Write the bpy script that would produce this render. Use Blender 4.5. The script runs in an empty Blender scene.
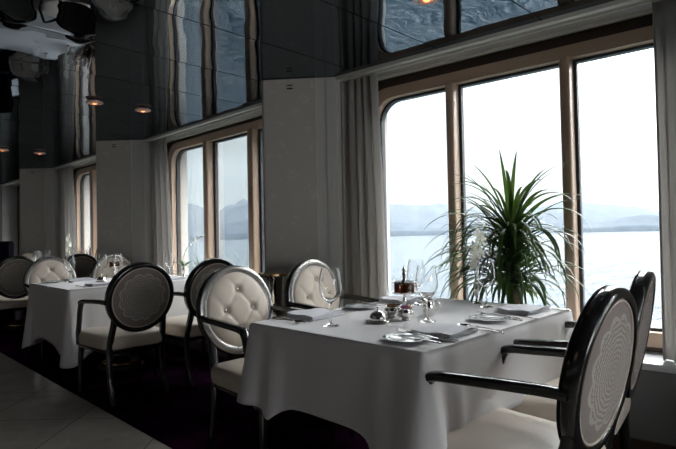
import bpy, bmesh, math, random
from math import sin, cos, pi, sqrt, radians
from mathutils import Vector, Matrix, noise
random.seed(7)
S = bpy.context.scene
COL = S.collection

# ------------------------------------------------------------------ materials
def new_mat(name):
    m = bpy.data.materials.new(name); m.use_nodes = True
    nt = m.node_tree; nt.nodes.clear()
    out = nt.nodes.new('ShaderNodeOutputMaterial')
    return m, nt, out
def pbsdf(nt, out, col=(.5, .5, .5), rough=.5, metal=0., spec=.5, coat=0., sheen=0.):
    b = nt.nodes.new('ShaderNodeBsdfPrincipled')
    b.inputs['Base Color'].default_value = (*col, 1); b.inputs['Roughness'].default_value = rough
    b.inputs['Metallic'].default_value = metal; b.inputs['Specular IOR Level'].default_value = spec
    b.inputs['Coat Weight'].default_value = coat; b.inputs['Coat Roughness'].default_value = .05
    b.inputs['Sheen Weight'].default_value = sheen
    nt.links.new(b.outputs[0], out.inputs[0]); return b
def add_bump(nt, b, scale, strength, dist=.01, detail=3, coords='Object', stretch=None):
    tc = nt.nodes.new('ShaderNodeTexCoord'); n = nt.nodes.new('ShaderNodeTexNoise')
    n.inputs['Scale'].default_value = scale; n.inputs['Detail'].default_value = detail
    src = tc.outputs[coords]
    if stretch:
        mp = nt.nodes.new('ShaderNodeMapping'); mp.inputs['Scale'].default_value = stretch
        nt.links.new(src, mp.inputs[0]); src = mp.outputs[0]
    nt.links.new(src, n.inputs['Vector'])
    bp = nt.nodes.new('ShaderNodeBump'); bp.inputs['Strength'].default_value = strength; bp.inputs['Distance'].default_value = dist
    nt.links.new(n.outputs['Fac'], bp.inputs['Height']); nt.links.new(bp.outputs[0], b.inputs['Normal'])
    return n
def var_col(nt, b, c1, c2, scale, detail=4, stretch=None, lo=.35, hi=.65):
    tc = nt.nodes.new('ShaderNodeTexCoord'); n = nt.nodes.new('ShaderNodeTexNoise')
    n.inputs['Scale'].default_value = scale; n.inputs['Detail'].default_value = detail
    src = tc.outputs['Object']
    if stretch:
        mp = nt.nodes.new('ShaderNodeMapping'); mp.inputs['Scale'].default_value = stretch
        nt.links.new(src, mp.inputs[0]); src = mp.outputs[0]
    nt.links.new(src, n.inputs['Vector'])
    r = nt.nodes.new('ShaderNodeValToRGB'); r.color_ramp.elements[0].color = (*c1, 1); r.color_ramp.elements[1].color = (*c2, 1)
    r.color_ramp.elements[0].position = lo; r.color_ramp.elements[1].position = hi
    nt.links.new(n.outputs['Fac'], r.inputs[0]); nt.links.new(r.outputs[0], b.inputs['Base Color'])
def simple(name, col, rough=.5, metal=0, spec=.5, coat=0, bump=None, var=None, sheen=0):
    m, nt, out = new_mat(name); b = pbsdf(nt, out, col, rough, metal, spec, coat, sheen)
    if bump: add_bump(nt, b, *bump)
    if var: var_col(nt, b, col, *var)
    return m
class NM:
    """tiny math-node builder"""
    def __init__(s, nt): s.nt = nt
    def m(s, op, a, b=None, c=None):
        n = s.nt.nodes.new('ShaderNodeMath'); n.operation = op
        for i, v in enumerate((a, b, c)):
            if v is None: continue
            if isinstance(v, (int, float)): n.inputs[i].default_value = v
            else: s.nt.links.new(v, n.inputs[i])
        return n.outputs[0]
    def xyz(s, coords='Object'):
        tc = s.nt.nodes.new('ShaderNodeTexCoord'); sp = s.nt.nodes.new('ShaderNodeSeparateXYZ')
        s.nt.links.new(tc.outputs[coords], sp.inputs[0]); return sp.outputs
    def mix(s, f, c1, c2):
        n = s.nt.nodes.new('ShaderNodeMix'); n.data_type = 'RGBA'
        for sock, v in ((n.inputs[0], f), (n.inputs[6], c1), (n.inputs[7], c2)):
            if isinstance(v, (int, float)): sock.default_value = v
            elif isinstance(v, tuple): sock.default_value = (*v, 1)
            else: s.nt.links.new(v, sock)
        return n.outputs[2]

M = {}
M['lacquer'] = simple('black_lacquer', (.016, .016, .015), .2, 0, .5, .6)
M['silver_leaf'] = simple('silver_grey_gloss', (.27, .26, .25), .24, .75, .5, .5)
M['leather'] = simple('cream_leather', (.66, .585, .50), .42, 0, .4, .08, bump=(90, .12, .002))
M['button'] = simple('silver_button', (.62, .6, .57), .22, .8)
M['silver'] = simple('polished_silver', (.78, .76, .73), .09, 1.0, bump=(14, .1, .004))
M['silver_dark'] = simple('aged_silver', (.45, .42, .39), .16, 1.0)
M['gold'] = simple('polished_brass', (.75, .52, .24), .16, 1.0)
M['napkin'] = simple('grey_linen', (.70, .70, .74), .9, bump=(300, .25, .001))
M['cloth'] = simple('white_linen', (.74, .73, .735), .85, bump=(260, .12, .001), sheen=.15)
M['china'] = simple('white_china', (.72, .74, .76), .12, 0, .5, .5)
M['pot'] = simple('brown_pot', (.05, .028, .02), .35)
M['stemgreen'] = simple('green_stem', (.10, .17, .04), .5)
m, nt, out = new_mat('white_petal'); b = pbsdf(nt, out, (.86, .86, .76), .6)
tr = nt.nodes.new('ShaderNodeBsdfTranslucent'); tr.inputs[0].default_value = (.9, .9, .8, 1)
mx = nt.nodes.new('ShaderNodeMixShader'); mx.inputs[0].default_value = .5
nt.links.new(b.outputs[0], mx.inputs[1]); nt.links.new(tr.outputs[0], mx.inputs[2]); nt.links.new(mx.outputs[0], out.inputs[0])
M['petal'] = m
M['petal_bud'] = simple('yellow_bud', (.62, .52, .18), .6)
M['navy'] = simple('navy_leather', (.012, .013, .028), .35)
M['pedestal'] = simple('steel_pedestal', (.35, .36, .38), .3, .9)
M['white_paint'] = simple('cream_paint', (.62, .62, .57), .45, bump=(60, .05, .002))
M['soffit'] = simple('grey_soffit_paint', (.36, .355, .335), .6, bump=(30, .06, .002))
M['sill'] = simple('white_sill', (.62, .64, .66), .3, 0, .5, .2)
M['panel_low'] = simple('grey_wall_panel', (.17, .17, .17), .6, bump=(50, .06, .002))
M['bronze'] = simple('bronze_frame', (.52, .38, .28), .36, .1, bump=(40, .04, .002))
M['gasket'] = simple('dark_gasket', (.03, .035, .04), .5)
M['dark_wood'] = simple('dark_wood', (.06, .04, .03), .4)
M['wall_dark'] = simple('dark_wall', (.07, .065, .06), .7, bump=(20, .05, .003))
M['candle'] = simple('sachet_brown', (.25, .13, .05), .6)
M['pink'] = simple('pink_paper', (.65, .12, .25), .7)
M['blue'] = simple('blue_paper', (.12, .3, .5), .7)
M['yellow'] = simple('yellow_paper', (.6, .5, .12), .7)
M['paper'] = simple('white_paper', (.7, .7, .68), .7)
M['foliage_reddish'] = simple('reddish_leaf', (.10, .06, .05), .6)
M['bark'] = simple('fibrous_stem', (.09, .055, .04), .8, bump=(60, .5, .01))

# leaf with a paler midrib tone
m, nt, out = new_mat('strap_leaf'); b = pbsdf(nt, out, (.05, .10, .03), .42, 0, .5)
var_col(nt, b, (.014, .036, .011), (.045, .085, .026), 9, 3)
tr = nt.nodes.new('ShaderNodeBsdfTranslucent'); tr.inputs[0].default_value = (.10, .19, .03, 1)
mx = nt.nodes.new('ShaderNodeMixShader'); mx.inputs[0].default_value = .2
nt.links.new(b.outputs[0], mx.inputs[1]); nt.links.new(tr.outputs[0], mx.inputs[2]); nt.links.new(mx.outputs[0], out.inputs[0])
M['leaf'] = m

# curtain: cloth that lets some light through
m, nt, out = new_mat('grey_curtain'); b = pbsdf(nt, out, (.47, .455, .425), .85, sheen=.2)
add_bump(nt, b, 220, .15, .001)
tr = nt.nodes.new('ShaderNodeBsdfTranslucent'); tr.inputs[0].default_value = (.62, .60, .58, 1)
mx = nt.nodes.new('ShaderNodeMixShader'); mx.inputs[0].default_value = .4
nt.links.new(b.outputs[0], mx.inputs[1]); nt.links.new(tr.outputs[0], mx.inputs[2]); nt.links.new(mx.outputs[0], out.inputs[0])
M['curtain'] = m

# column fabric with faint flower-like blotches
m, nt, out = new_mat('column_fabric'); b = pbsdf(nt, out, (.3, .3, .28), .6, 0, .3)
k = NM(nt); tc = nt.nodes.new('ShaderNodeTexCoord')
vo = nt.nodes.new('ShaderNodeTexVoronoi'); vo.inputs['Scale'].default_value = 9; vo.feature = 'F1'
nz = nt.nodes.new('ShaderNodeTexNoise'); nz.inputs['Scale'].default_value = 26; nz.inputs['Detail'].default_value = 3
nt.links.new(tc.outputs['Object'], vo.inputs['Vector']); nt.links.new(tc.outputs['Object'], nz.inputs['Vector'])
f = k.m('MULTIPLY', k.m('LESS_THAN', vo.outputs['Distance'], .36), k.m('GREATER_THAN', nz.outputs['Fac'], .52))
c = k.mix(f, (.43, .415, .38), (.475, .46, .42)); nt.links.new(c, b.inputs['Base Color'])
add_bump(nt, b, 300, .15, .001)
M['column'] = m
M['column_trim'] = simple('column_trim_paint', (.46, .46, .435), .5)

# chair back fabric with a lace medallion
m, nt, out = new_mat('lace_medallion_fabric'); b = pbsdf(nt, out, (.3, .27, .25), .7, sheen=.2)
k = NM(nt); x, y, z = k.xyz()
zz = k.m('SUBTRACT', z, .72)
r = k.m('SQRT', k.m('ADD', k.m('MULTIPLY', y, y), k.m('MULTIPLY', zz, zz)))
th = k.m('ARCTAN2', zz, y)
sc = k.m('ABSOLUTE', k.m('SINE', k.m('MULTIPLY', th, 6)))
edge = k.m('ADD', k.m('MULTIPLY', sc, .018), .150)
inside = k.m('LESS_THAN', r, edge)
w1 = k.m('SINE', k.m('ADD', k.m('MULTIPLY', r, 420), k.m('MULTIPLY', k.m('SINE', k.m('MULTIPLY', th, 12)), k.m('SINE', k.m('MULTIPLY', r, 90)))))
w2 = k.m('MULTIPLY', k.m('SINE', k.m('MULTIPLY', th, 48)), k.m('SINE', k.m('MULTIPLY', r, 235)))
pat = k.m('GREATER_THAN', k.m('ADD', w1, w2), .15)
rim = k.m('LESS_THAN', k.m('ABSOLUTE', k.m('SUBTRACT', r, k.m('SUBTRACT', edge, .006))), .005)
pat = k.m('MULTIPLY', inside, k.m('MAXIMUM', pat, rim))
nz = nt.nodes.new('ShaderNodeTexNoise'); nz.inputs['Scale'].default_value = 160
tc = nt.nodes.new('ShaderNodeTexCoord'); nt.links.new(tc.outputs['Object'], nz.inputs['Vector'])
pat = k.m('MULTIPLY', pat, k.m('ADD', k.m('MULTIPLY', nz.outputs['Fac'], .8), .3))
c = k.mix(pat, (.25, .215, .19), (.52, .49, .45)); nt.links.new(c, b.inputs['Base Color'])
M['lace'] = m

# smoked mirror ceiling: strips running towards the windows, slightly bulged
m, nt, out = new_mat('smoked_mirror')
g = nt.nodes.new('ShaderNodeBsdfGlossy'); g.inputs[0].default_value = (.19, .212, .235, 1); g.inputs['Roughness'].default_value = .012
k = NM(nt); x, y, z = k.xyz()
u = k.m('DIVIDE', k.m('ADD', x, 31.025), .635)
fr = k.m('FRACT', u)
near = k.m('MINIMUM', fr, k.m('SUBTRACT', 1, fr))
seam = k.m('LESS_THAN', near, .006)
tc = nt.nodes.new('ShaderNodeTexCoord'); mp = nt.nodes.new('ShaderNodeMapping'); mp.inputs['Scale'].default_value = (1.4, 1.4, 1)
n = nt.nodes.new('ShaderNodeTexNoise'); n.inputs['Scale'].default_value = 1.6; n.inputs['Detail'].default_value = 1.5
nt.links.new(tc.outputs['Object'], mp.inputs[0]); nt.links.new(mp.outputs[0], n.inputs['Vector'])
bulge = k.m('MULTIPLY', k.m('SINE', k.m('MULTIPLY', fr, pi)), .18)
hh = k.m('ADD', bulge, n.outputs['Fac'])
bp = nt.nodes.new('ShaderNodeBump'); bp.inputs['Strength'].default_value = 1; bp.inputs['Distance'].default_value = .0045
nt.links.new(hh, bp.inputs['Height']); nt.links.new(bp.outputs[0], g.inputs['Normal'])
dk = nt.nodes.new('ShaderNodeBsdfDiffuse'); dk.inputs[0].default_value = (.012, .012, .012, 1)
mx = nt.nodes.new('ShaderNodeMixShader'); nt.links.new(seam, mx.inputs[0]); nt.links.new(g.outputs[0], mx.inputs[1]); nt.links.new(dk.outputs[0], mx.inputs[2])
nt.links.new(mx.outputs[0], out.inputs[0])
M['mirror'] = m

# marble tiles laid diagonally
m, nt, out = new_mat('marble_tiles'); b = pbsdf(nt, out, (.3, .29, .27), .22, 0, .4)
k = NM(nt); x, y, z = k.xyz()
a1 = k.m('DIVIDE', k.m('ADD', k.m('ADD', x, y), 40.59), .85); a2 = k.m('DIVIDE', k.m('ADD', k.m('SUBTRACT', x, y), 40.42), .85)
g1 = k.m('FRACT', a1); g2 = k.m('FRACT', a2)
d = k.m('MINIMUM', k.m('MINIMUM', g1, k.m('SUBTRACT', 1, g1)), k.m('MINIMUM', g2, k.m('SUBTRACT', 1, g2)))
grout = k.m('LESS_THAN', d, .007)
tc = nt.nodes.new('ShaderNodeTexCoord'); n = nt.nodes.new('ShaderNodeTexNoise'); n.inputs['Scale'].default_value = 5; n.inputs['Detail'].default_value = 8; n.inputs['Distortion'].default_value = 1.2
nt.links.new(tc.outputs['Object'], n.inputs['Vector'])
c = k.mix(n.outputs['Fac'], (.30, .275, .25), (.52, .48, .43)); c = k.mix(grout, c, (.20, .185, .17)); nt.links.new(c, b.inputs['Base Color'])
M['marble'] = m
m, nt, out = new_mat('purple_carpet'); b = pbsdf(nt, out, (.02, .008, .02), 1.0, 0, .0)
var_col(nt, b, (.006, .0015, .006), (.024, .005, .020), 3.2, 6, None, .4, .68); add_bump(nt, b, 400, .6, .004)
M['carpet'] = m

# window glass / drinking glass / amber
def pane_mat(name, tint, refl=1.0):
    m, nt, out = new_mat(name)
    t = nt.nodes.new('ShaderNodeBsdfTransparent'); t.inputs[0].default_value = (*tint, 1)
    g = nt.nodes.new('ShaderNodeBsdfGlossy'); g.inputs['Roughness'].default_value = .01
    f = nt.nodes.new('ShaderNodeFresnel'); f.inputs[0].default_value = 1.45
    k = NM(nt); mx = nt.nodes.new('ShaderNodeMixShader'); nt.links.new(k.m('MULTIPLY', f.outputs[0], refl), mx.inputs[0])
    nt.links.new(t.outputs[0], mx.inputs[1]); nt.links.new(g.outputs[0], mx.inputs[2]); nt.links.new(mx.outputs[0], out.inputs[0]); return m
M['pane'] = pane_mat('window_pane', (.96, .975, .975), .5)
m, nt, out = new_mat('clear_crystal')
lw = nt.nodes.new('ShaderNodeLayerWeight'); lw.inputs[0].default_value = .35
t = nt.nodes.new('ShaderNodeBsdfTransparent'); gg = nt.nodes.new('ShaderNodeBsdfGlass'); gg.inputs['IOR'].default_value = 1.45; gg.inputs['Roughness'].default_value = .0
nt.links.new(gg.outputs[0], out.inputs[0])
M['glass'] = m
m, nt, out = new_mat('amber_glass'); b = pbsdf(nt, out, (.34, .085, .012), .08); b.inputs['Transmission Weight'].default_value = .85; M['amber'] = m
m, nt, out = new_mat('frosted_glass'); b = pbsdf(nt, out, (.85, .75, .70), .35); b.inputs['Transmission Weight'].default_value = .55; M['frosted'] = m
m, nt, out = new_mat('warm_bulb'); e = nt.nodes.new('ShaderNodeEmission'); e.inputs[0].default_value = (1, .36, .14, 1); e.inputs[1].default_value = 2.6
nt.links.new(e.outputs[0], out.inputs[0]); M['bulb'] = m
m, nt, out = new_mat('dim_rose_ring'); b = pbsdf(nt, out, (.45, .20, .15), .35); b.inputs['Emission Color'].default_value = (1, .33, .16, 1); b.inputs['Emission Strength'].default_value = .16; M['rosering'] = m

# plate with painted blue marks
m, nt, out = new_mat('painted_china'); b = pbsdf(nt, out, (.7, .72, .75), .1, 0, .5, .6)
k = NM(nt); x, y, z = k.xyz(); r = k.m('SQRT', k.m('ADD', k.m('MULTIPLY', x, x), k.m('MULTIPLY', y, y))); th = k.m('ARCTAN2', y, x)
f = k.m('MULTIPLY', k.m('GREATER_THAN', r, .058), k.m('GREATER_THAN', k.m('ADD', k.m('SINE', k.m('MULTIPLY', th, 7)), k.m('SINE', k.m('MULTIPLY', r, 420))), .75))
nt.links.new(k.mix(f, (.72, .74, .76), (.06, .12, .2)), b.inputs['Base Color']); M['plate'] = m

# ------------------------------------------------------------------ mesh helpers
def link(name, verts, faces, mat, parent=None, smooth=False, sharp=None, recalc=True):
    me = bpy.data.meshes.new(name); me.from_pydata([tuple(v) for v in verts], [], faces)
    if recalc:
        bm = bmesh.new(); bm.from_mesh(me); bmesh.ops.recalc_face_normals(bm, faces=bm.faces[:]); bm.to_mesh(me); bm.free()
    if smooth:
        me.polygons.foreach_set('use_smooth', [True] * len(me.polygons))
        if sharp: me.set_sharp_from_angle(angle=radians(sharp))
    me.materials.append(mat); o = bpy.data.objects.new(name, me); COL.objects.link(o)
    if parent: o.parent = parent
    return o
class MB:
    def __init__(s): s.v = []; s.f = []
    def add(s, v, f):
        n = len(s.v); s.v += [Vector(q) for q in v]; s.f += [tuple(i + n for i in q) for q in f]; return s
    def bm(s, bm):
        bm.verts.index_update(); s.add([v.co.copy() for v in bm.verts], [[v.index for v in f.verts] for f in bm.faces]); bm.free(); return s
    def box(s, x0, x1, y0, y1, z0, z1, bev=0, seg=2):
        b = bmesh.new(); bmesh.ops.create_cube(b, size=1)
        for v in b.verts: v.co = Vector(((x0 + x1) / 2 + v.co.x * (x1 - x0), (y0 + y1) / 2 + v.co.y * (y1 - y0), (z0 + z1) / 2 + v.co.z * (z1 - z0)))
        if bev: bmesh.ops.bevel(b, geom=b.edges[:], offset=bev, segments=seg, affect='EDGES', profile=.5)
        return s.bm(b)
    def lathe(s, prof, n=32, c=(0, 0, 0), a=1, b=1):
        v = []; f = []; k = len(prof)
        for i in range(n):
            t = 2 * pi * i / n
            for r, z in prof: v.append((c[0] + a * r * cos(t), c[1] + b * r * sin(t), c[2] + z))
        for i in range(n):
            j = (i + 1) % n
            for q in range(k - 1):
                f.append((i * k + q, j * k + q, j * k + q + 1, i * k + q + 1))
        if prof[0][0] > 1e-6: f.append(tuple(i * k for i in range(n)))
        if prof[-1][0] > 1e-6: f.append(tuple(i * k + k - 1 for i in range(n)))
        b_ = bmesh.new(); vs = [b_.verts.new(q) for q in v]
        for q in f:
            try: b_.faces.new([vs[i] for i in q])
            except ValueError: pass
        bmesh.ops.remove_doubles(b_, verts=b_.verts[:], dist=1e-5)
        return s.bm(b_)
    def shell(s, prof, n=40, c=(0, 0, 0)):
        """closed profile (loop), no caps"""
        k = len(prof); v = []; f = []
        for i in range(n):
            t = 2 * pi * i / n
            for r, z in prof: v.append((c[0] + r * cos(t), c[1] + r * sin(t), c[2] + z))
        for i in range(n):
            j = (i + 1) % n
            for q in range(k):
                p = (q + 1) % k; f.append((i * k + q, j * k + q, j * k + p, i * k + p))
        b_ = bmesh.new(); vs = [b_.verts.new(q) for q in v]
        for q in f:
            try: b_.faces.new([vs[i] for i in q])
            except ValueError: pass
        bmesh.ops.remove_doubles(b_, verts=b_.verts[:], dist=1e-5)
        return s.bm(b_)
    def sweep(s, path, sec, up=(0, 0, 1), n=None):
        """path: points; sec(i) -> (half a along side, half b along up) or (a,b); rounded section"""
        pts = [Vector(p) for p in path]; N = n or 12; v = []; f = []
        for i, p in enumerate(pts):
            t = (pts[min(i + 1, len(pts) - 1)] - pts[max(i - 1, 0)]).normalized()
            u = Vector(up); sd = t.cross(u)
            if sd.length < 1e-3: sd = t.cross(Vector((1, 0, 0)))
            sd.normalize(); w = sd.cross(t).normalized()
            a, b_ = sec(i) if callable(sec) else sec
            for q in range(N):
                an = 2 * pi * (q + .5) / N; ca, sa = cos(an), sin(an)
                e = .62
                ca = math.copysign(abs(ca) ** e, ca); sa = math.copysign(abs(sa) ** e, sa)
                v.append(p + sd * ca * a + w * sa * b_)
        for i in range(len(pts) - 1):
            for q in range(N):
                r = (q + 1) % N; f.append((i * N + q, i * N + r, (i + 1) * N + r, (i + 1) * N + q))
        f.append(tuple(range(N))); f.append(tuple((len(pts) - 1) * N + q for q in range(N)))
        return s.add(v, f)
    def build(s, name, mat, parent=None, smooth=True, sharp=40): return link(name, s.v, s.f, mat, parent, smooth, sharp)
def bez(p0, p1, p2, p3, n=10):
    p0, p1, p2, p3 = map(Vector, (p0, p1, p2, p3)); r = []
    for i in range(n + 1):
        t = i / n; r.append(p0 * (1 - t) ** 3 + p1 * 3 * t * (1 - t) ** 2 + p2 * 3 * t * t * (1 - t) + p3 * t ** 3)
    return r
def thing(name, label, cat, loc=(0, 0, 0), rz=0, group=None):
    o = bpy.data.objects.new(name, None); COL.objects.link(o); o.empty_display_size = .1
    o.location = loc; o.rotation_euler = (0, 0, rz); o['label'] = label; o['category'] = cat
    if group: o['group'] = group
    return o
def struct(o, label=None): o['kind'] = 'structure'; return o
def tag(o, label, cat, group=None, kind=None):
    o['label'] = label; o['category'] = cat
    if group: o['group'] = group
    if kind: o['kind'] = kind
    return o
def dup(root, loc, rz, label, group=None):
    def cp(o, par):
        c = o.copy(); COL.objects.link(c)
        if par: c.parent = par
        for ch in list(o.children): cp(ch, c)
        return c
    r = cp(root, None); r.location = loc; r.rotation_euler = (0, 0, rz); r['label'] = label
    if group: r['group'] = group
    return r

# ------------------------------------------------------------------ room shell
CZ = 2.27; P = 3.14
def slab(name, x0, x1, y0, y1, z0, z1, mat):
    return struct(MB().box(x0, x1, y0, y1, z0, z1).build(name, mat, smooth=False))
slab('floor', -16.0, 4.5, -5.5, 1.365, -.12, 0, M['marble'])
slab('floor', -16.0, 4.5, 1.365, 3.45, -.12, .004, M['carpet'])
slab('wall_right', 4.5, 4.6, -5.6, 3.5, -.12, CZ + .15, M['wall_dark'])
slab('wall_left', -16.1, -16.0, -5.6, 3.5, -.12, CZ + .15, M['wall_dark'])
slab('wall_back', -16.0, 4.5, -5.6, -5.5, -.12, CZ + .15, M['wall_dark'])
# ceiling mirror (edge follows columns and bays)
bays = []                      # (origin x, origin y, angle, length, window x positions local)
VX = [.09 - 0.0, -3.05, -6.20, -9.33, -12.47]
cy = 2.335
edge = []
ends = {}
A1 = radians(5.1)
bx = {0: dict(o=(-2.64, 2.675), ang=A1), 1: dict(o=(-5.80, 2.715), ang=0.0), 2: dict(o=(-8.93, 2.70), ang=0.), 3: dict(o=(-12.07, 2.70), ang=0.)}
for kk, L in ((0, 2.35), (1, 2.36), (2, 2.34), (3, 2.34)): bx[kk]['L'] = L
bx[-1] = dict(o=(.5, 2.95), ang=0., L=4.0)
def bay_pt(kk, u, v=0):
    b = bx[kk]; c_, s_ = cos(b['ang']), sin(b['ang']); return (b['o'][0] + u * c_ - v * s_, b['o'][1] + u * s_ + v * c_)
verts2 = [(4.5, -5.5), (-16, -5.5), (-16, 2.70)]
for kk in (3, 2, 1, 0):
    verts2 += [bay_pt(kk, 0), bay_pt(kk, bx[kk]['L'])]
    vx = VX[kk]
    if kk > 0: verts2.append((vx, cy))
    else: verts2 += [(.09, 2.52), (.5, 2.95), (4.5, 2.95)]
# column -12.47 vertex before bay 3
verts2.insert(3, (VX[4], cy))
n2 = len(verts2)
vv = [(x, y, CZ) for x, y in verts2] + [(x, y, CZ + .03) for x, y in verts2]
ff = [tuple(range(n2)), tuple(range(n2, 2 * n2))] + [(i, (i + 1) % n2, (i + 1) % n2 + n2, i + n2) for i in range(n2)]
struct(link('ceiling', vv, ff, M['mirror']))
slab('ceiling', -16.1, 4.6, -5.6, 3.6, CZ + .05, CZ + .15, M['wall_dark'])

# columns: triangular prow with a framed fabric face
def column(vx, vy, lx, ly, rx, ry, n):
    """vertex, left foot, right foot"""
    yb = 3.25
    pts = [(vx, vy), (rx, ry), (rx, yb), (lx, yb), (lx, ly)]
    k = len(pts)
    v = [(x, y, 0.004) for x, y in pts] + [(x, y, CZ - .001) for x, y in pts]
    f = [tuple(range(k)), tuple(range(k, 2 * k))] + [(i, (i + 1) % k, (i + 1) % k + k, i + k) for i in range(k)]
    c = tag(struct(link('column', v, f, M['column_trim'])), 'column_label', 'column')
    for side in (0, 1):
        ex, ey = ((rx, ry), (lx, ly))[side]
        d = Vector((ex - vx, ey - vy, 0)); L = d.length; d.normalize(); nrm = Vector((d.y, -d.x, 0)) * (1 if side == 0 else -1)
        p = MB()
        def quad(u0, u1, z0, z1, t, mb):
            b = [Vector((vx, vy, 0)) + d * u for u in (u0, u1)]
            q = [b[0], b[1], b[1] + nrm * t, b[0] + nrm * t]
            mb.add([(w.x, w.y, z0) for w in q] + [(w.x, w.y, z1) for w in q], [(0, 1, 2, 3), (4, 5, 6, 7), (0, 1, 5, 4), (1, 2, 6, 5), (2, 3, 7, 6), (3, 0, 4, 7)])
        quad(0.0, L * .72, .1, CZ - .006, .014, p); p.build('fabric_panel', M['column'], c, smooth=False)
        e = MB(); quad(L * .86, L * .99, .1, CZ - .006, .008, e); e.build('edge_strip', M['column_trim'], c, smooth=False)
        s_ = MB(); quad(0.0, L, .004, .1, .02, s_); s_.build('skirting', M['dark_wood'], c, smooth=False)
        if side == 0:
            g = MB(); quad(L * .33, L * .41, 2.215, 2.222, .019, g); g.build('vent_slot', M['gasket'], c, smooth=False)
            g2 = MB(); quad(L * .33, L * .41, 2.19, 2.199, .017, g2); g2.build('vent_slot', M['gold'], c, smooth=False)
    return c
names = ['grey fabric column to the right of the large right window', 'large grey fabric column between the right window and the middle window, behind the wine cooler',
         'grey column with pale side strip between the middle window and the left narrow window', 'grey column near left edge of the photo, behind the round chair backs', 'farthest grey column']
for i in range(5):
    if i == 0: rx, ry = .5, 2.95; lp = bay_pt(0, bx[0]['L']); vy = 2.52
    else:
        rx, ry = bay_pt(i - 1, 0); vy = cy
        if i < 4: lp = bay_pt(i, bx[i]['L'])
        else: lp = (VX[4] - .4, 2.7)
    c = column(VX[i], vy, lp[0], lp[1], rx, ry, i); c['label'] = names[i]
slab('wall_window_side', -16.0, VX[4] - .39, 2.7, 2.8, 0, CZ + .1, M['wall_dark'])

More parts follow.
